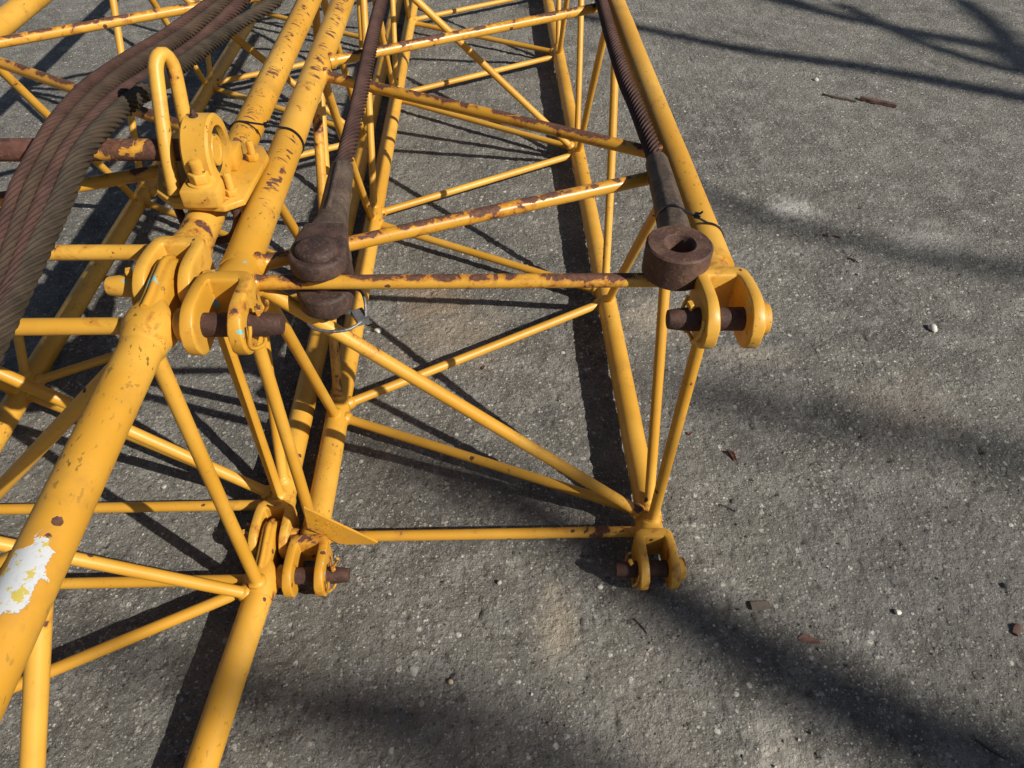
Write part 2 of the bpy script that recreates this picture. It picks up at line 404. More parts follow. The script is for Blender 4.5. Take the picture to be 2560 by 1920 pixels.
def ground_height(X, Y):
    d = np.hypot(X - .4, Y + .2); fade = np.clip(1.6 - d / 7.0, .0, 1)
    h = -np.abs(vnoise(X, Y, .013, 1)) * .0070 - np.abs(vnoise(X, Y, .027, 9)) * .0050 + .002 + vnoise(X, Y, .017, 2) * .0020 + vnoise(X, Y, .045, 3) * .0030 + vnoise(X, Y, .1, 7) * .003
    pit = np.clip(vnoise(X, Y, .024, 4) - .27, 0, 1) * .028
    for cr in CRACKS:
        for (x0, y0), (x1, y1) in zip(cr[:-1], cr[1:]):
            L2 = (x1 - x0) ** 2 + (y1 - y0) ** 2; t = np.clip(((X - x0) * (x1 - x0) + (Y - y0) * (y1 - y0)) / L2, 0, 1)
            dd = np.hypot(X - x0 - t * (x1 - x0), Y - y0 - t * (y1 - y0)) + vnoise(X, Y, .012, 8) * .006
            pit = np.maximum(pit, np.clip(1 - dd / .006, 0, 1) * .007)
    return (h - pit) * fade - .0036 + vnoise(X, Y, .5, 5) * .003 * fade
def make_ground():
    xs = lines(-.75, 1.75, .0052, 1.013, 70); ys = lines(-.62, 1.3, .0052, 1.012, 70)
    X, Y = np.meshgrid(xs, ys); Z = ground_height(X, Y)
    nx, ny = len(xs), len(ys)
    co = np.stack([X, Y, Z], -1).reshape(-1, 3)
    i = np.arange(ny - 1)[:, None] * nx + np.arange(nx - 1)[None, :]; i = i.ravel()
    f = np.stack([i, i + 1, i + 1 + nx, i + nx], -1).astype(np.int32)
    me = bpy.data.meshes.new('ground'); me.vertices.add(len(co)); me.vertices.foreach_set('co', co.astype(np.float32).ravel())
    me.loops.add(f.size); me.loops.foreach_set('vertex_index', f.ravel())
    me.polygons.add(len(f)); me.polygons.foreach_set('loop_start', np.arange(len(f), dtype=np.int32) * 4)
    me.update(calc_edges=True); me.validate()
    me.polygons.foreach_set('use_smooth', np.ones(len(f), dtype=bool))
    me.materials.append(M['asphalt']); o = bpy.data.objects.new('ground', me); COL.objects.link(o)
    o['kind'] = 'structure'
make_ground()
def gz(x, y): return float(ground_height(np.array([x]), np.array([y]))[0])

def pebble_bm(c, r, flat=.7, seed=0, sub=2, bm=None):
    rr = np.random.RandomState(seed); b2 = bmesh.new(); bmesh.ops.create_icosphere(b2, subdivisions=sub, radius=1)
    pl = [(V(rr.normal(size=3)).normalized(), rr.uniform(.55, .9)) for _ in range(9)]
    sc = V((rr.uniform(.8, 1.25), rr.uniform(.75, 1.1), flat)); a = rr.uniform(0, 6.28); Mz = Matrix.Rotation(a, 3, 'Z')
    for v in b2.verts:
        p = v.co.copy()
        for n, d in pl:
            k = p.dot(n)
            if k > d: p -= n * (k - d)
        v.co = Mz @ V((p.x * sc.x, p.y * sc.y, p.z * sc.z)) * r + V(c)
    if bm is None: return b2
    me = bpy.data.meshes.new('t'); b2.to_mesh(me); b2.free(); bm.from_mesh(me); bpy.data.meshes.remove(me); return bm

def make_grit():
    vs, fs = [], []; base = [(1, 0, 0), (-1, 0, 0), (0, 1, 0), (0, -1, 0), (0, 0, 1), (0, 0, -1)]
    tri = [(0, 2, 4), (2, 1, 4), (1, 3, 4), (3, 0, 4), (2, 0, 5), (1, 2, 5), (3, 1, 5), (0, 3, 5)]
    for k in range(4200):
        u = rng.rand(); y = -.6 + 4.3 * u ** 1.6; half = .95 + (y + .6) * .85
        x = .45 + rng.uniform(-1, 1) * half; r = .0012 + .0030 * rng.rand() ** 2.6
        z = gz(x, y) if k < 4200 else 0; o = len(vs); R = rng.normal(size=(3, 3)); q, _ = np.linalg.qr(R)
        s = rng.uniform(.7, 1.3, 6)
        for (b, sk) in zip(base, s): p = q @ np.array(b) * sk * r; vs.append((x + p[0], y + p[1], z + r * .35 + p[2] * .75))
        fs += [(a + o, b + o, c + o) for a, b, c in tri]
    me = bpy.data.meshes.new('loose_grit'); me.from_pydata(vs, [], fs); me.materials.append(M['grit'])
    o = bpy.data.objects.new('loose_grit', me); COL.objects.link(o); tag(o, 'fine loose grit scattered over the asphalt', 'grit', kind='stuff')
make_grit()

# ------------------------------------------------------------------ lattice boom sections
RC, RB = .030, .0125            # chord and brace radius
ZL, ZU = .05, .78
def clevis(root, x, y, z, tip, mat, s=.034, name='clevis', ring=True, pin_len=(.092, .062), pinmat='rust_pin', label=None):
    """forked end pointing to -y with its cross pin; tip = +1/-1 side on which the tapered end of the pin sticks out"""
    R, yc, t = .046, -.095, .0105; bm = bmesh.new(); path = []
    for a in (8, 25, 42, 60, 75, 90): path.append((yc - R * math.cos(math.radians(a)), R * math.sin(math.radians(a))))
    path += [(-.078, .0457), (-.062, .0445), (-.048, .0425)]
    side = [(-s, yy, h) for yy, h in path] + [(-s + .001, -.036, .041), (-s + .0035, -.0285, .0405), (-s + .0085, -.0245, .040), (-s + .016, -.024, .0395)]
    full = side + [(0, -.024, .0395)] + [(-a, b, h) for a, b, h in side[::-1]]
    rings = []
    for i, (px, py, h) in enumerate(full):
        p0, p1 = full[max(0, i - 1)], full[min(len(full) - 1, i + 1)]
        d = V((p1[0] - p0[0], p1[1] - p0[1], 0)).normalized(); n = V((-d.y, d.x, 0))
        tt = t * (1.25 if abs(px) < s - .001 else 1.0) * (.8 if i in (0, len(full) - 1) else 1)
        rings.append([V((x + px, y + py, z)) + n * q.x * tt + V((0, 0, q.z * h)) for q in [V((math.copysign(abs(math.cos(a)) ** .26, math.cos(a)), 0, math.copysign(abs(math.sin(a)) ** .26, math.sin(a)))) for a in [2 * math.pi * k / 24 for k in range(24)]]])
    loft(bm, rings)
    # neck joining the fork to the chord
    loft(bm, [superell(x, z, y + .05, .0304, .0304, e=2), superell(x, z, y + .024, .0306, .0306, e=2), superell(x, z, y + .016, .0332, .0332, e=2.05), superell(x, z, y + .004, .0325, .0335, e=2.3), superell(x, z, y - .008, .0325, .0345, e=3), superell(x, z, y - .018, .0315, .0355, e=4.5), superell(x, z, y - .026, .026, .034, e=5)])
    f = obj(name, bm, M[mat], root, label)
    a, b = pin_len; py = y + yc
    pb = lathe((x, py, z), (tip, 0, 0), [(-b + .004, .0185), (s + .012, .0185), (a - .03, .0185), (a - .004, .0155), (a, .0145), (a, .004)], 32)
    obj('pin', pb, M[pinmat], f)
    obj('pin_head', lathe((x, py, z), (tip, 0, 0), [(-b, .016), (-b, .0225), (-b + .002, .025), (-b + .015, .025), (-b + .0165, .019)], 32), M['rust_pin_yellow'], f)
    if ring:
        px = x + tip * (s + .026); kb = bmesh.new(); rr = .035
        pts = []
        for k in range(0, 33):
            a = math.radians(-215 + 250 * k / 32); pts.append(V((px + .004 * math.sin(3 * a) + tip * .010 * math.sin(a * .5), py + rr * math.cos(a), z + rr * math.sin(a) * 1.05)))
        tube(pts, .0030, 10, kb); tube([V((px, py, z - .026)), V((px, py, z + .027))], .0032, 10, kb)
        kx = bmesh.new(); box((px + tip * .001, py + .002, z + .0265), (.0095, .013, .008), kx, Matrix.Rotation(.35, 3, 'Z')); bevel(kx, .0012, 1); me = bpy.data.meshes.new('t'); kx.to_mesh(me); kx.free(); kb.from_mesh(me); bpy.data.meshes.remove(me)
        obj('keeper_clip', kb, M['rust_pin_yellow'] if tip < 0 else M['casting'], f)
    return f

def lug(root, x, y, z, mat, tongue=.135):
    """eye end that sits between the prongs of a fork: points to +y"""
    bm = bmesh.new()
    loft(bm, [superell(x, z, y - .055, .0305, .0305, e=2), superell(x, z, y - .03, .035, .035, e=2.1), superell(x, z, y - .012, .0385, .038, e=2.3), superell(x, z, y + .004, .036, .036, e=2.6), superell(x, z, y + .022, .024, .035, e=3), superell(x, z, y + .03, .019, .033, e=3.4)])
    rings = []
    yc, R = y + .095, .044
    prof = [(y + .0, .036), (y + .03, .037), (y + .06, .041), (yc, R)] + [(yc + R * math.sin(math.radians(a)), R * math.cos(math.radians(a))) for a in (20, 40, 58, 72, 83, 89)]
    for yy, h in prof: rings.append(superell(x, z, yy, .0175, h, 24, 4.5))
    loft(bm, rings)
    # raised rib along the crown of the eye
    rib = [V((x, yy, z + h + .0005)) for yy, h in prof[:7]]
    tube(rib, .0055, 10, bm)
    return obj('lug', bm, M[mat], root)

YE = 4.3
def add(root, nm, a, b, mat='brace', r=RB, wob=.0015, label=None, rc0=.03, rc1=.03):
    return obj(nm, brace(a, b, r * random.uniform(.97, 1.03), rc0, rc1, wob), M[mat], root, label)

# ---- right-hand boom section
A = thing('boom_section', 'yellow lattice boom section at right, whose rusty front beam carries two cable sockets', 'crane boom', (.39, 0, 0), 'crane boom sections lying on the asphalt')
W = .783
for nm, x, z, mt in (('chord', 0, ZU, 'chord_worn'), ('chord', W, ZU, 'chord'), ('chord', 0, ZL, 'chord'), ('chord', W, ZL, 'chord')):
    obj(nm, chord_tube((x, .03, z), (x, YE, z)), M[mt], A)
add(A, 'end_beam', (0, .004, ZU), (W, .004, ZU), 'beam_rust', .0122, .0005, 'rust-blotched front beam')
add(A, 'end_beam', (0, .0, ZL), (W, .0, ZL), 'brace_spot', .0128, .0005)
P_ = .975
up_r = [.345 + P_ * k for k in range(5)]; up_l = [.80 + P_ * k for k in range(4)]
lo_l = [.391, 1.336, 2.341, 3.297]; lo_r = [.876, 1.83, 2.842, 3.81]
i = .018  # where the braces meet the chords, a little inside the axis
# top face zigzag
tops = [((i, .05), (W - i, .345)), ((W - i, .415), (i, .805)), ((i, .885), (W - i, 1.30)), ((W - i, 1.375), (i, 1.79)), ((i, 1.86), (W - i, 2.28)), ((W - i, 2.35), (i, 2.76)), ((i, 2.83), (W - i, 3.25))]
for k, (a, b) in enumerate(tops): add(A, 'brace', (a[0], a[1], ZU), (b[0], b[1], ZU), 'brace_rust' if k < 4 else 'brace_spot', .0130, .0008, None, .0135, .0135)
# bottom zigzag
bots = [((W - i, .055), (i, .37)), ((i, .42), (W - i, .845)), ((W - i, .905), (i, 1.30)), ((i, 1.37), (W - i, 1.80)), ((W - i, 1.86), (i, 2.31)), ((i, 2.37), (W - i, 2.815)), ((W - i, 2.87), (i, 3.27)), ((i, 3.32), (W - i, 3.78))]
for a, b in bots: add(A, 'brace', (a[0], a[1], ZL), (b[0], b[1], ZL), 'brace', RB, .001, None, .0135, .0135)
# right side
rs = [((.015, ZL), (.02, ZU)), ((.05, ZL), (.405, ZU)), ((.845, ZL), (.35, ZU)), ((.905, ZL), (1.27, ZU)), ((1.80, ZL), (1.35, ZU)), ((1.86, ZL), (2.25, ZU)), ((2.81, ZL), (2.32, ZU)), ((2.87, ZL), (3.22, ZU)), ((3.78, ZL), (3.29, ZU))]
for k, (a, b) in enumerate(rs): add(A, 'strut', (W, a[0], a[1]), (W, b[0], b[1]), 'brace_spot' if k in (0, 3) else 'brace', .0122, .004 if k > 1 else .001)
# left side
ls = [((.01, ZL), (.02, ZU)), ((.37, ZL), (.07, ZU)), ((.41, ZL), (.81, ZU)), ((1.31, ZL), (.87, ZU)), ((1.36, ZL), (1.77, ZU)), ((2.31, ZL), (1.86, ZU)), ((2.37, ZL), (2.75, ZU)), ((3.27, ZL), (2.83, ZU))]
for k, (a, b) in enumerate(ls): add(A, 'strut', (0, a[0], a[1]), (0, b[0], b[1]), 'brace_rust' if k == 2 else 'brace', .0122, .003 if k > 1 else .001)
# inner diagonals across the box
add(A, 'inner_diagonal', (.012, .018, ZU), (W - .012, .045, ZL), 'brace_spot', .0128, .001)
add(A, 'inner_diagonal', (.012, 1.80, ZU), (W - .012, 1.84, ZL), 'brace', .0128, .001)
add(A, 'inner_diagonal', (.012, 3.75, ZU), (W - .012, 3.80, ZL), 'brace', .0128, .001)
clevis(A, .003, -.004, ZU, +1, 'casting_teal', label='fork with pale blue undercoat showing through the chipped paint')
clevis(A, W - .012, .0, ZU, -1, 'casting')
clevis(A, -.002, -.004, ZL, +1, 'casting')
clevis(A, W - .006, -.004, ZL, -1, 'casting')
# numbered gusset plate at the lower left corner
gp = prism([(.002, -.016, .190), (-.004, -.016, .112), (.055, -.016, .046), (.075, -.016, .040), (.136, -.016, .040), (.146, -.016, .046)], (0, .006, 0))
g_ob = obj('gusset_plate', bevel(gp, .0012, 1), M['plate'], A)
def lettering(txt, size, mw, mat, parent, ext=.0006):
    cu = bpy.data.curves.new('txt', 'FONT'); cu.body = txt; cu.size = size; cu.extrude = ext; cu.space_character = 1.25
    to = bpy.data.objects.new('txt', cu); COL.objects.link(to); dg = bpy.context.evaluated_depsgraph_get()
    me = bpy.data.meshes.new_from_object(to.evaluated_get(dg)); bpy.data.objects.remove(to); bpy.data.curves.remove(cu)
    bm = bmesh.new(); bm.from_mesh(me); bpy.data.meshes.remove(me); bmesh.ops.transform(bm, matrix=mw, verts=bm.verts)
    return obj('lettering', bm, mat, parent, smooth=False)
for txt, px, pz in (('21 45852', .016, .148), ('7 55', .012, .124)):
    mw = Matrix.Translation((px, -.0162, pz)) @ Matrix.Rotation(math.radians(44), 4, 'Y') @ Matrix.Rotation(math.radians(90), 4, 'X')
    lettering(txt, .016, mw, M['plate'], g_ob)

# ---- left boom section, behind the joint
B = thing('boom_section', 'yellow lattice boom section behind the joint, with a bearing block and ropes on top', 'crane boom', (-.48, .09, 0), 'crane boom sections lying on the asphalt')
XR, XL = -.095, -.868
for x, z, mt in ((XR, ZU, 'chord_worn'), (XL, ZU, 'chord'), (XR, ZL, 'chord'), (XL, ZL, 'chord')):
    obj('chord', chord_tube((x, .12, z), (x, YE, z)), M[mt], B)
yb = .088
add(B, 'end_beam', (XR, yb, ZU), (XL, yb, ZU), 'brace_spot', .0128, .0005); add(B, 'end_beam', (XR, yb + .005, ZL), (XL, yb + .005, ZL), 'brace', .0122, .0005)
a0, a1 = XL + i, XR - i
for k, (p, q) in enumerate([((a0, .115), (a1, .40)), ((a1, .465), (a0, .93)), ((a0, .975), (a1, 1.44)), ((a1, 1.50), (a0, 1.90)), ((a0, 1.96), (a1, 2.42)), ((a1, 2.48), (a0, 2.90))]):
    add(B, 'brace', (p[0], p[1], ZU), (q[0], q[1], ZU), 'brace_rust' if k < 3 else 'brace_spot', .0130, .001, None, .0135, .0135)
for p, q in [((a1, .12), (a0, .47)), ((a0, .52), (a1, .93)), ((a1, .99), (a0, 1.45)), ((a0, 1.51), (a1, 1.92)), ((a1, 1.98), (a0, 2.43)), ((a0, 2.49), (a1, 2.92)), ((a1, 2.98), (a0, 3.43))]:
    add(B, 'brace', (p[0], p[1], ZL), (q[0], q[1], ZL), 'brace', RB, .001, None, .0135, .0135)
for (x, lst) in ((XR, [((.10, ZL), (.105, ZU)), ((.135, ZL), (.43, ZU)), ((.93, ZL), (.47, ZU)), ((.99, ZL), (1.41, ZU)), ((1.92, ZL), (1.48, ZU)), ((1.98, ZL), (2.38, ZU)), ((2.92, ZL), (2.46, ZU))]),
                 (XL, [((.10, ZL), (.105, ZU)), ((.47, ZL), (.12, ZU)), ((.51, ZL), (.93, ZU)), ((1.45, ZL), (.98, ZU)), ((1.50, ZL), (1.87, ZU)), ((2.43, ZL), (1.94, ZU)), ((2.48, ZL), (2.86, ZU))])):
    for p, q in lst: add(B, 'strut', (x, p[0], p[1]), (x, q[0], q[1]), 'brace', .0122, .002)
add(B, 'inner_diagonal', (XL + .012, .10, ZU), (XR - .012, .115, ZL), 'brace', .0128, .001)
add(B, 'inner_diagonal', (XL + .012, 1.91, ZU), (XR - .012, 1.94, ZL), 'brace', .0128, .001)
clevis(B, XR, .092, ZU, -1, 'casting', pin_len=(.100, .068), pinmat='casting')
clevis(B, XR, .092, ZL, -1, 'casting', pin_len=(.085, .06), pinmat='casting')
# bearing block bolted on a plate over the right top chord
PZ = .8125
plate_xy = [(-.170, .205), (-.133, .168), (-.044, .158), (-.014, .180), (-.004, .335), (-.022, .372), (-.080, .392), (-.185, .392), (-.196, .30)]
pl = obj('mounting_plate', bevel(prism([(x, y, PZ) for x, y in plate_xy], (0, 0, .012)), .002, 2), M['plate'], B)
PT = PZ + .012
bmh = bmesh.new()
hc = V((-.077, .240, PT + .060)); Ro, Ri, hw = .060, .041, .0235
seg = 48; rings = []
for (dx, r) in ((-hw, Ri), (-hw, Ro - .004), (-hw + .004, Ro), (hw - .004, Ro), (hw, Ro - .004), (hw, Ri), (hw - .012, Ri - .001), (-hw + .012, Ri - .001)):
    rings.append([hc + V((dx, r * math.cos(2 * math.pi * k / seg), r * math.sin(2 * math.pi * k / seg))) for k in range(seg)])
loft(bmh, rings, closed=True)
for sy in (-1, 1):
    yy = hc.y + sy * .062
    bx = bmesh.new(); box((hc.x, yy, PT + .0165), (.062, .058, .033), bx); bevel(bx, .005, 2)
    me = bpy.data.meshes.new('t'); bx.to_mesh(me); bx.free(); bmh.from_mesh(me); bpy.data.meshes.remove(me)
    bx = prism([(hc.x - .022, hc.y + sy * .03, PT + .002), (hc.x - .022, hc.y + sy * .062, PT + .002), (hc.x - .022, hc.y + sy * .062, PT + .034), (hc.x - .022, hc.y + sy * .052, PT + .058)], (.044, 0, 0)); bevel(bx, .004, 2)
    me = bpy.data.meshes.new('t'); bx.to_mesh(me); bx.free(); bmh.from_mesh(me); bpy.data.meshes.remove(me)
obj('bearing_housing', bmh, M['plate'], pl)
bi = bmesh.new(); lathe(hc + V((hw - .016, 0, 0)), (1, 0, 0), [(0, Ri - .0005), (.006, Ri - .0005), (.0066, Ri - .003), (.0066, .030), (.004, .028), (.004, .003)], 40, bi)
obj('bearing_seal', bi, M['bearing_dark'], pl)
bi = lathe(hc + V((hw - .022, 0, 0)), (1, 0, 0), [(0, .0265), (.016, .0265), (.018, .025), (.018, .018), (.0165, .0165), (.0165, .002)], 40)
obj('shaft_end', bi, M['plate'], pl)
gb = lathe(hc + V((-.004, 0, Ro - .002)), (0, 0, 1), [(0, .0075), (.004, .0075), (.005, .0045), (.010, .0045), (.012, .003), (.015, .003)], 12); obj('grease_nipple', gb, M['rust_pin'], pl)
def stud(x, y, z0, h, rs, rn, hn, lean=(0, 0, 1), washer=False):
    bm = bmesh.new(); d = V(lean).normalized(); n = int(h / .0022)
    pr = [(0, rs)]
    for k in range(n): pr += [(.0022 * k + .0006, rs), (.0022 * k + .0017, rs * .80)]
    pr += [(h, rs * .9), (h + .002, rs * .6)]
    lathe((x, y, z0), d, pr, 18, bm)
    hx = bmesh.new(); o = V((x, y, z0)); t = d.orthogonal().normalized(); b = d.cross(t)
    ang = random.uniform(0, 1)
    prism([o + (t * math.cos(ang + k * math.pi / 3) + b * math.sin(ang + k * math.pi / 3)) * rn for k in range(6)], d * hn, hx); bevel(hx, rn * .10, 2)
    me = bpy.data.meshes.new('t'); hx.to_mesh(me); hx.free(); bm.from_mesh(me); bpy.data.meshes.remove(me)
    if washer: lathe((x, y, z0 - .0035), d, [(0, rn * 1.22), (.003, rn * 1.22), (.0035, rn * 1.15), (.0036, rn * .5)], 28, bm)
    return bm
obj('bolt', stud(hc.x, hc.y - .062, PT + .0365, .036, .0105, .0175, .017, washer=True), M['plate'], pl)
obj('bolt', stud(hc.x, hc.y + .062, PT + .0365, .036, .0105, .0175, .017, washer=True), M['plate'], pl)
obj('bolt', stud(-.152, .224, PT + .0005, .034, .0062, .0105, .010), M['plate'], pl)
obj('bolt', stud(-.038, .196, PT + .0005, .038, .0068, .0115, .011), M['plate'], pl)
obj('bolt', stud(-.028, .318, PT + .0005, .034, .0068, .0118, .012), M['plate'], pl)
ub = bmesh.new(); tube(smooth_path([(-.038, .196, .815), (-.040, .19, .775), (-.060, .188, .742), (-.095, .188, .735), (-.13, .19, .75), (-.152, .22, .80)], .008), .0075, 12, ub)
obj('u_bolt', ub, M['rust_pin'], pl)
hb = bmesh.new()
hoop = smooth_path([(-.136, .196, PT), (-.1365, .225, .90), (-.138, .275, .985), (-.1375, .289, 1.007), (-.134, .302, 1.017), (-.128, .312, 1.017), (-.1235, .320, 1.001), (-.122, .316, .975), (-.124, .300, .90), (-.127, .292, PT)], .008)
tube(hoop, .0120, 16, hb); obj('rope_guard', hb, M['plate'], pl)
lathe_sh = lathe((hc.x - hw + .03, hc.y, hc.z), (-1, 0, 0), [(0, .0185), (.37, .0185)], 32)
obj('shaft', lathe_sh, M['shaft_paint'], B, 'shaft with peeling yellow paint over rust')
obj('shaft_sleeve', lathe((-.27, hc.y, hc.z), (-1, 0, 0), [(0, .017), (.001, .0193), (.56, .0193), (.561, .017)], 32), M['shaft'], B)
# far bearing that carries the other end of the shaft on the left top chord
fb = bmesh.new(); lathe((XL - .03, hc.y, hc.z), (1, 0, 0), [(0, .02), (0, .056), (.004, .06), (.05, .06), (.054, .056), (.054, .02)], 40, fb)
bx = bmesh.new(); box((XL, hc.y, (ZU + hc.z) / 2 + .006), (.054, .13, hc.z - ZU - .03), bx); bevel(bx, .004, 2)
me = bpy.data.meshes.new('t'); bx.to_mesh(me); bx.free(); fb.from_mesh(me); bpy.data.meshes.remove(me)
obj('bearing_housing', fb, M['plate'], B)

# ---- front left boom section, pinned to the one behind
Cc = thing('boom_section', 'yellow lattice boom section in the left corner, its top chord peeled to white primer', 'crane boom', (-.08, -.09, 0), 'crane boom sections lying on the asphalt')
yc_ = -.098; YN = -1.75
CLRe = (-.245, YN, .055)
obj('chord', chord_tube((-.097, yc_ - .03, ZU), (-.097, YN, ZU)), M['chord_patch'], Cc, 'top chord with a peeled patch of white primer')
obj('chord', chord_tube((-.097, yc_ - .03, ZL), CLRe), M['chord'], Cc)
obj('chord', chord_tube((XL, yc_ - .03, ZU), (XL, YN, ZU)), M['chord'], Cc); obj('chord', chord_tube((XL, yc_ - .03, ZL), (XL, YN, ZL)), M['chord'], Cc)
lug(Cc, -.097, yc_ - .002, ZU, 'casting'); lug(Cc, -.097, yc_ - .002, ZL, 'casting')
lug(Cc, XL, yc_ - .002, ZU, 'casting'); lug(Cc, XL, yc_ - .002, ZL, 'casting')
add(Cc, 'end_beam', (-.097, yc_ - .002, ZU), (XL, yc_ - .002, ZU), 'brace_spot', .0128, .0005)
add(Cc, 'end_beam', (-.097, yc_ - .008, ZL), (XL, yc_ - .008, ZL), 'brace', .0122, .0005)
add(Cc, 'strut', (-.097, -.125, ZU), (-.097, -.130, ZL + .005), 'brace', .0128, .001)
add(Cc, 'strut', (-.099, -.485, ZU), (-.175, -1.19, ZL), 'brace', .0128, .001)
add(Cc, 'inner_diagonal', (-.10, -.125, ZU), (XL + .01, -.11, ZL), 'brace', .0125, .001)
add(Cc, 'brace', (-.115, -.145, ZL + .008), (XL + .02, -.31, ZU), 'brace', .0128, .001, None, .0145, .0145)
add(Cc, 'brace', (-.112, -.122, ZL), (XL + i, -.485, ZL), 'brace', .0125, .001, None, .0145, .0145)
add(Cc, 'brace', (XL + i, -.53, ZL), (-.165, -1.05, ZL), 'brace', .0125, .001, None, .0145, .0145)
add(Cc, 'brace', (-.115, -.50, ZU), (XL + i, -.92, ZU), 'brace', .0125, .001, None, .0145, .0145)
add(Cc, 'strut', (XL, -.115, ZL), (XL, -.30, ZU), 'brace', .0125, .001)
add(Cc, 'strut', (XL, -.50, ZL), (XL, -.33, ZU), 'brace', .0125, .001)

# ------------------------------------------------------------------ wire ropes
def rope_bm(path, r, pitch=.075, strands=6, sub=9, hand=1, bm=None, step=.0045, groove=.30):
    P, T, N = frames(smooth_path(path, step)); bm = bm or bmesh.new(); rings = []; s = 0
    rs = r * .365; rc = r - rs; k_n = strands * sub
    for i_, p in enumerate(P):
        if i_: s += (P[i_] - P[i_ - 1]).length
        ph = hand * 2 * math.pi * s / pitch; b = T[i_].cross(N[i_]); ring = []
        for k in range(k_n):
            a = 2 * math.pi * k / k_n; loc = ((k % sub) / sub - .5 + .5 / sub) * 2 * math.pi / strands
            # radius of the outline of a circle of strands
            q = rc * math.cos(loc) + math.sqrt(max(rs * rs * 1.06 - (rc * math.sin(loc)) ** 2, 0.0)); q -= groove * r * abs(loc * strands / math.pi) ** 3.2
            ring.append(p + (N[i_] * math.cos(a + ph) + b * math.sin(a + ph)) * q)
        rings.append(ring)
    return loft(bm, rings)

GR = 'wire ropes draped over the shaft'
ropes = {
 'a': [(-.345, 2.1, .80), (-.339, 1.309, .805), (-.339, 1.207, .807), (-.379, .966, .812), (-.376, .711, .852), (-.34, .44, .905), (-.315, .263, .925), (-.306, .184, .925), (-.302, .079, .912), (-.291, .001, .90), (-.279, -.083, .888), (-.27, -.25, .86)],
 'b': [(-.31, 2.1, .80), (-.304, 1.31, .805), (-.304, 1.208, .807), (-.34, .939, .815), (-.327, .646, .868), (-.302, .402, .910), (-.284, .242, .927), (-.281, .163, .925), (-.277, .063, .912), (-.267, -.023, .898), (-.255, -.11, .886), (-.245, -.27, .86)],
 'c': [(-.22, 2.1, .80), (-.258, 1.311, .805), (-.261, 1.209, .807), (-.286, .913, .815), (-.268, .601, .873), (-.262, .377, .912), (-.256, .222, .926), (-.256, .142, .924), (-.252, .047, .911), (-.245, -.038, .897), (-.234, -.127, .884), (-.225, -.28, .86)],
 'd': [(-.06, 2.1, .80), (-.162, 1.313, .806), (-.17, 1.211, .808), (-.228, 1.033, .812), (-.244, .693, .856), (-.230, .455, .903), (-.230, .296, .925), (-.234, .197, .929), (-.234, .124, .925), (-.230, .042, .911), (-.229, -.043, .897), (-.227, -.118, .886), (-.225, -.28, .86)],
}
for key, mt, lab in (('a', 'rope_red', 'rust-red wire rope, outermost of the four crossing the shaft, farthest from the bearing'),
                     ('b', 'rope_brown', 'brown wire rope touching the outermost rust-red rope'),
                     ('c', 'rope_red', 'rust-red wire rope between the brown rope and the dark greasy rope'),
                     ('d', 'rope_dark', 'dark greasy wire rope nearest the yellow rope guard')):
    root = thing('wire_rope', lab, 'wire rope', ropes[key][6], GR)
    ro = obj('strands', rope_bm(ropes[key], .0165 if key == 'd' else .0172, .165, strands=9, sub=6, groove=.26), M[mt], root)
    if key == 'd':
        pth = smooth_path([(-.2345, .53, .884), (-.232, .50, .893), (-.230, .455, .9015), (-.2302, .415, .909)], .004)
        obj('tape_wrap', tube(pth, .0180, 24), M['tape'], root)

# ------------------------------------------------------------------ pendant cables with sockets
RG = thing('pendant_cable', 'rusty pendant cable beside the right top chord, ending in an open eye ring', 'pendant cable', (.70, .0, .80), 'pendant cables lying on the right boom')
ez0, ez1 = .7935, .850; ec = V((.705, .006, 0)); Ro, Ri = .0525, .0235; seg = 56
rings = []
for z, r in ((ez0, Ri + .001), (ez0, Ro - .003), (ez0 + .003, Ro), (ez1 - .003, Ro), (ez1, Ro - .003), (ez1, Ri + .0025), (ez1 - .003, Ri), (ez0 + .003, Ri)):
    rings.append([ec + V((r * math.cos(2 * math.pi * k / seg), r * math.sin(2 * math.pi * k / seg), z)) for k in range(seg)])
obj('eye_ring', loft(bmesh.new(), rings, closed=True), M['socket'], RG)
def octa(cx, y, cz, hw, hh, n=8):
    out = []
    for k in range(n):
        a = 2 * math.pi * (k + .5) / n; out.append(V((cx + hw * math.cos(a) / math.cos(math.pi / n), y, cz + hh * math.sin(a) / math.cos(math.pi / n))))
    return out
bm = bmesh.new()
loft(bm, [octa(.708, .035, .820, .032, .023), octa(.7125, .062, .820, .030, .024), octa(.716, .085, .818, .027, .024), octa(.719, .11, .816, .0255, .024), octa(.7245, .20, .814, .0235, .023), octa(.729, .30, .812, .0215, .0215), octa(.7305, .335, .812, .0205, .0205), octa(.7307, .340, .812, .017, .017)])
bevel(bm, .003, 2, 20)
obj('socket_body', bm, M['socket_body'], RG)
rp = [(.7305, .33, .812), (.7315, .42, .8095), (.7285, .60, .8085), (.724, .72, .808), (.727, 1.0, .808), (.734, 1.30, .808), (.735, 1.8, .808), (.73, 2.6, .808)]
obj('cable', rope_bm(rp, .0172, .165, strands=10, sub=6, groove=.42), M['rope_pendant'], RG)

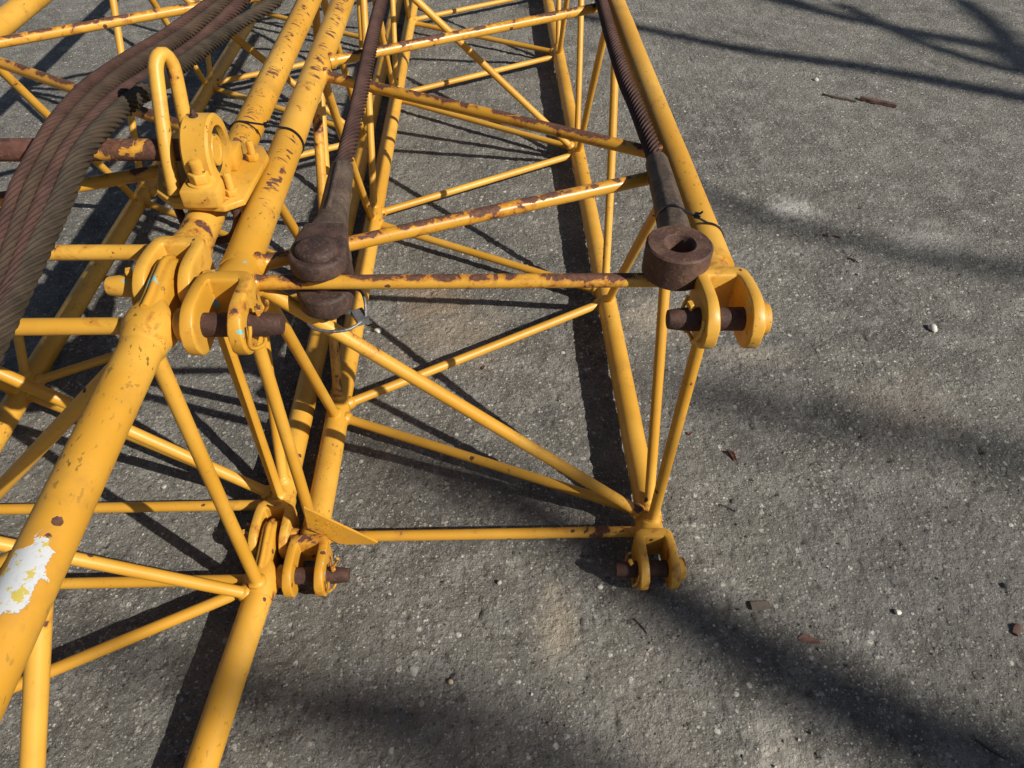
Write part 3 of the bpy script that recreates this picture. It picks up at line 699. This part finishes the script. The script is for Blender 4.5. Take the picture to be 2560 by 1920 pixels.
LG = thing('pendant_cable', 'dark rusty pendant cable beside the twin top chords, ending in a pinned open socket', 'pendant cable', (.135, .02, .78), 'pendant cables lying on the right boom')
jc = V((.1355, .021, 0))
def eye_plate(z0, z1, c, R, neck_y, hw):
    bm = bmesh.new(); poly = []
    for k in range(25):
        a = math.pi + math.pi * k / 24 ; poly.append((c.x + R * math.cos(a), c.y + R * math.sin(a), z0))
    poly += [(c.x + R * .98, c.y + .02, z0), (c.x + hw, neck_y, z0), (c.x - hw, neck_y, z0), (c.x - R * .98, c.y + .02, z0)]
    prism(poly, (0, 0, z1 - z0), bm); return bevel(bm, .007, 3, 40)
obj('socket_jaw', eye_plate(.797, .828, jc, .0455, .105, .034), M['socket_dark'], LG)
obj('socket_jaw', eye_plate(.722, .760, jc, .0455, .105, .034), M['socket_dark'], LG)
obj('socket_pin', lathe((jc.x, jc.y, .700), (0, 0, 1), [(0, .015), (0, .019), (.003, .021), (.122, .021), (.123, .033), (.134, .033), (.1385, .029), (.1405, .020), (.1405, .002)], 36), M['socket_dark'], LG)
bm = bmesh.new()
loft(bm, [superell(.1355, .775, .085, .035, .052, e=5), superell(.1355, .777, .105, .035, .050, e=4), superell(.135, .780, .125, .031, .044, e=3), superell(.1345, .785, .150, .0265, .036, e=2.4), superell(.134, .790, .18, .0255, .030, e=2.2), superell(.1337, .800, .25, .024, .0255, e=2.1), superell(.1335, .806, .30, .0225, .023, e=2), superell(.1335, .808, .318, .0205, .0205, e=2), superell(.1335, .808, .322, .017, .017, e=2)])
tube(smooth_path([(.1330, .155, .822), (.1325, .20, .8215), (.1325, .26, .8265), (.1325, .30, .829)], .01), .0045, 8, bm)
obj('socket_body', bm, M['socket_body'], LG)
rp = [(.1335, .31, .8085), (.134, .40, .809), (.132, .60, .8095), (.1285, .75, .809), (.122, 1.10, .809), (.12, 1.6, .809), (.125, 2.6, .809)]
obj('cable', rope_bm(rp, .0172, .165, strands=10, sub=6, groove=.42), M['rope_pendant'], LG)
wb = bmesh.new()
tube(smooth_path([(.105, -.012, .706), (.120, -.026, .706), (.150, -.033, .707), (.176, -.028, .708), (.196, -.008, .709)], .004), .0026, 10, wb)
tube(smooth_path([(.165, .045, .735), (.188, .04, .735), (.198, .02, .728), (.200, -.004, .712)], .004), .0026, 10, wb)
box((.190, .002, .7085), (.020, .030, .012), wb, Matrix.Rotation(.5, 3, 'Z')); tube([(.150, .021, .7085), (.190, .004, .7085)], .005, 10, wb)
obj('snap_pin', wb, M['wire'], LG)

# ------------------------------------------------------------------ cable ties
def tie(label, loop, head, base, ang):
    t = thing('cable_tie', label, 'cable tie', base)
    P, T, N = frames(loop); n = len(P); rings = []
    c = sum(P, V((0, 0, 0))) / n
    for k in range(n):
        tt = (P[(k + 1) % n] - P[k - 1]).normalized(); out = (P[k] - c); out = (out - tt * out.dot(tt)).normalized(); sd = tt.cross(out)
        rings.append([P[k] + out * a + sd * b for a, b in ((.0008, -.0031), (.0008, .0031), (-.0006, .0031), (-.0006, -.0031))])
    obj('strap', loft(bmesh.new(), rings, closed=True), M['tie'], t)
    hb = bmesh.new(); box(head, (.011, .0085, .009), hb, Matrix.Rotation(ang, 3, 'Z')); bevel(hb, .001, 1)
    tube([V(head), V(head) + V((.006, -.004, .010))], .0018, 6, hb)
    obj('head', hb, M['tie'], t)
def hull_loop(c0, r0, c1, r1, y, lean=0.0, n=20, sag=.0):
    """belt round two parallel tubes (axes along y)"""
    pts = []
    for k in range(n + 1):
        a = math.pi / 2 + math.pi * k / n; pts.append(V((c0[0] + r0 * math.cos(a), y, c0[1] + r0 * math.sin(a))))
    for t in (.25, .5, .75): pts.append(V((c0[0] + (c1[0] - c0[0]) * t, y, (c0[1] - r0) * (1 - t) + (c1[1] - r1) * t)))
    for k in range(n + 1):
        a = -math.pi / 2 + math.pi * k / n; pts.append(V((c1[0] + r1 * math.cos(a), y, c1[1] + r1 * math.sin(a))))
    for t in (.25, .5, .75): pts.append(V((c1[0] + (c0[0] - c1[0]) * t, y, (c1[1] + r1) * (1 - t) + (c0[1] + r0) * t - sag * math.sin(math.pi * t))))
    for p in pts: p.y += lean * (p.x - c0[0])
    return pts
tie('black cable tie binding the two top chords together behind the bearing block', hull_loop((XR, ZU), .0315, (0, ZU), .0315, .500, -.3), (-.040, .482, ZU + .033), (-.05, .48, ZU), .2)
tie('black cable tie strapping the cable socket to the right top chord', hull_loop((.7215, .816), .0265, (W, ZU), .0315, .128, -.12), (.762, .122, .826), (.75, .128, ZU), -.4)

# ------------------------------------------------------------------ small things lying on the ground
def leaf(label, x, y, L, Wd, ang, mat, curl=.25, name='dry_leaf', cat='leaf', stem=True):
    bm = bmesh.new(); n, k = 12, 5; z0 = gz(x, y); R = Matrix.Rotation(ang, 3, 'Z'); g = []
    for a in range(n + 1):
        t = a / n; hw = Wd / 2 * (math.sin(math.pi * min(1, t * .96 + .02)) ** .7) * (1.15 - .5 * t); row = []
        for b in range(k):
            u = b / (k - 1) * 2 - 1
            p = R @ V(((t - .5) * L, u * hw + .12 * Wd * math.sin(5 * t), 0)); zz = .0018 + curl * hw * u * u + .10 * L * (t - .45) ** 2 + random.uniform(0, .0006)
            row.append(bm.verts.new((x + p.x, y + p.y, z0 + zz)))
        g.append(row)
    for a in range(n):
        for b in range(k - 1): bm.faces.new((g[a][b], g[a][b + 1], g[a + 1][b + 1], g[a + 1][b]))
    ex = bmesh.ops.solidify(bm, geom=bm.faces[:], thickness=.0006)
    if stem:
        p0 = R @ V((L * .45, 0, 0)); p1 = R @ V((L * .8, Wd * .18, 0))
        tube([V((x + p0.x, y + p0.y, z0 + .0035)), V((x + (p0.x + p1.x) / 2, y + (p0.y + p1.y) / 2, z0 + .003)), V((x + p1.x, y + p1.y, z0 + .0018))], .0007, 6, bm)
    tag(obj(name, bm, M[mat], base=(x, y, z0)), label, cat)
leaf('curled reddish-brown dry leaf with a long stalk, right of the lower right fork', 1.052, .262, .038, .013, -1.25, 'leaf_red', .5)
leaf('broad pinkish-brown dry leaf in the shadow band at lower right', 1.093, -.249, .046, .021, -.12, 'leaf_pink', .3)
leaf('small reddish dry leaf close to the right strut', .954, .345, .016, .010, .9, 'leaf_red', .5, stem=False)
leaf('small reddish dry leaf between two lower crossed braces', .391, .614, .020, .008, 1.25, 'leaf_red', .5, stem=False)
leaf('tiny brown leaf bit, left one of the pair near the cable socket ring', 1.656, 1.293, .026, .013, 1.5, 'leaf_red', .4, stem=False)
leaf('tiny brown leaf bit, right one of the pair near the cable socket ring', 1.691, 1.282, .034, .012, -.5, 'leaf_red', .4, stem=False)
leaf('slender brown leaf bit above the right upper fork', 1.704, 1.135, .042, .009, -1.0, 'bark_chip', .4, stem=False)
def chip(label, x, y, L, Wd, H, ang, mat, taper=.6):
    z0 = gz(x, y); bm = bmesh.new(); n = 9; rings = []
    R = Matrix.Rotation(ang, 3, 'Z')
    for a in range(n + 1):
        t = a / n; ww = Wd / 2 * (1 - (1 - taper) * abs(2 * t - 1) ** 2) * random.uniform(.85, 1.1); hh = H * random.uniform(.8, 1.1)
        rings.append([V((x, y, z0)) + R @ V(((t - .5) * L, u * ww, v * hh + .001)) for u, v in ((-1, 0), (-.8, .8), (-.1, 1), (.8, .75), (1, .1), (.2, 0))])
    tag(obj('wood_chip', loft(bm, rings), M[mat], base=(x, y, z0)), label, 'wood chip')
chip('flat grey-brown wood chip below the lower right fork', 1.009, -.165, .044, .022, .006, .03, 'wood', .9)
chip('thin grey-brown sliver of wood, the left one of two far slivers', 2.112, 2.452, .16, .022, .010, -.55, 'wood', .3)
chip('thicker red-brown sliver of bark, the right one of two far slivers', 2.282, 2.40, .17, .038, .016, -.55, 'bark_chip', .7)
chip('dark brown chip at the right picture edge', 1.560, -.238, .03, .018, .008, .8, 'bark_chip', .7)
chip('dark slender splinter in the bottom right corner shadow', 1.377, -.48, .055, .007, .005, -.75, 'twig', .4)
def twig(label, x, y, L, ang, kids=2):
    z0 = gz(x, y); bm = bmesh.new(); d = V((math.cos(ang), math.sin(ang), 0)); n = V((-d.y, d.x, 0)); b = V((x, y, z0 + .003))
    tube(smooth_path([b - d * L / 2, b + n * L * .05, b + d * L / 2], .006), .0013, 6, bm)
    for k in range(kids):
        s = (k - kids / 2 + .3) * L * .3; sg = 1 if k % 2 else -1
        tube([b + d * s, b + d * (s + L * .2) + n * sg * L * .16 + V((0, 0, .003))], .0008, 6, bm)
    tag(obj('twig', bm, M['twig'], base=(x, y, z0)), label, 'twig')
twig('small dark twig below the lower right fork', .731, -.209, .042, -1.0)
twig('tiny forked twig level with the lower right fork', .998, .096, .040, -.6, 4)
def pebble(label, x, y, r, mat, seed, flat=.7):
    z0 = gz(x, y); tag(obj('pebble', pebble_bm((x, y, z0 + r * flat * .55), r, flat, seed), M[mat], base=(x, y, z0)), label, 'pebble', 'pebbles on the asphalt')
pebble('angular white pebble casting a dark shadow, right of the pinkish leaf', 1.312, -.19, .0095, 'stone_white', 1)
pebble('cream pebble far right of the upper right fork', 1.821, .765, .0165, 'stone_white', 2, .75)
pebble('small white pebble beyond the two far wood slivers', 2.074, 2.664, .013, 'stone_white', 3)
pebble('flat pale pebble between the braces, farthest of three beside the left lower chord', .031, .822, .013, 'stone_white', 4, .45)
pebble('pale pebble in the middle of three beside the left lower chord', .062, .778, .013, 'stone_white', 5, .6)
pebble('pale pebble nearest of three beside the left lower chord', .037, .690, .011, 'stone_white', 6, .6)
pebble('grey pebble on open asphalt below the lower front beam', .424, -.097, .0065, 'stone_grey', 8)
pebble('little white pebble just left below the lower right fork', .653, -.111, .0075, 'stone_white', 9)
pebble('flat grey stone sunk in the asphalt at lower centre', .241, -.296, .012, 'stone_grey', 10, .35)
pebble('tan stone beside the crack at lower centre', .318, -.321, .0085, 'stone_tan', 12, .4)

# ------------------------------------------------------------------ bare trees behind the camera whose branches throw the soft shadows
SH = V((1.18, -.776, 1.0))
def up(g, h): return V((g[0], g[1], 0)) + SH * h
def tree(label, base, fork_h, limbs, r0):
    t = thing('bare_tree', label, 'tree', base); b = V(base)
    tp = [b + V((0, 0, -.1)), b + V((.06, -.03, fork_h * .35)), b + V((-.04, .05, fork_h * .7)), b + V((.02, 0, fork_h))]
    P = smooth_path(tp, .2); n = len(P)
    obj('trunk', tube(P, r0, 14, radii=[r0 * (1.35 - .75 * k / n) for k in range(n)]), M['bark'], t)
    for pts, ra, rb in limbs:
        p = smooth_path([b + V((0, 0, fork_h * .8))] + pts, .12); n = len(p)
        bm = tube(p, ra, 9, radii=[max(.006, ra + (rb - ra) * k / n) for k in range(n)])
        for k in range(6, n - 2, 5):
            d = V((random.uniform(-1, 1), random.uniform(-1, 1), random.uniform(-.2, 1))).normalized(); L = random.uniform(.25, .6)
            tube([p[k], p[k] + d * L * .5 + V((0, 0, .04)), p[k] + d * L], .009, 5, bm, radii=[.010, .007, .003])
        obj('branch', bm, M['bark'], t)
h1 = 6.4
tree('bare leafless tree standing beyond the right edge, throwing the long branch shadows at upper right', (11.6, -3.3, 0), 5.2, [
    ([up((4.2, 1.9), 6.1), up((3.035, 2.466), h1), up((2.446, 2.793), h1), up((1.789, 3.063), h1 + .05), up((1.24, 3.40), h1 + .1), up((.7, 3.7), h1 + .1)], .105, .045),
    ([up((4.4, 2.4), 6.4), up((3.35, 3.05), h1 + .5), up((2.92, 3.30), h1 + .5), up((2.485, 3.60), h1 + .5), up((2.25, 3.95), h1 + .6)], .105, .050),
    ([up((4.2, 2.2), 6.3), up((3.30, 2.75), h1), up((3.37, 3.35), h1 + .2), up((3.40, 3.9), h1 + .3)], .105, .055),
    ([up((4.2, 2.6), 6.6), up((3.1, 3.15), h1 + .9), up((2.6, 3.5), h1 + 1.0), up((1.9, 4.1), h1 + 1.2)], .09, .036),
    ([up((4.3, 2.3), 6.5), up((3.35, 2.70), h1 + .3), up((3.0, 2.95), h1 + .3), up((2.75, 3.35), h1 + .4), up((2.6, 3.8), h1 + .5)], .10, .042),
], .16)
h2 = 8.2
tree('tall bare tree beyond the lower right edge, throwing the broad blurred shadow lower down', (11.9, -8.3, 0), 6.4, [
    ([up((2.3, -1.05), 7.8), up((1.62, -.60), h2), up((1.28, -.42), h2), up((.95, -.21), h2), up((.70, -.03), h2 + .1), up((.46, .17), h2 + .2), up((.30, .26), h2 + .3)], .085, .035),
    ([up((2.9, -.9), 10.5), up((2.35, -.02), 12.5), up((1.93, .20), 12.5), up((1.55, .33), 12.6), up((1.22, .42), 12.6), up((.95, .52), 12.7)], .085, .05),
    ([up((3.1, .1), 11.0), up((2.52, .95), 12.0), up((2.12, 1.10), 12.0), up((1.70, 1.28), 12.0), up((1.33, 1.52), 12.1), up((1.12, 1.72), 12.2)], .085, .045),
    ([up((2.0, -1.3), 9.0), up((.75, -.72), 10.2), up((.31, -.457), 10.5), up((.12, -.39), 10.5), up((-.03, -.355), 10.5), up((-.2, -.27), 10.6)], .10, .055),
    ([up((2.1, -1.1), 8.4), up((.95, -.32), 9.2), up((.50, .10), 9.4), up((.26, .20), 9.4), up((.05, .36), 9.5)], .07, .04),
    ([up((1.9, -1.2), 8.0), up((1.0, -.72), h2 + .4), up((.35, -.36), h2 + .5), up((-.10, -.34), h2 + .6), up((-.5, -.2), h2 + .7)], .06, .03),
], .24)
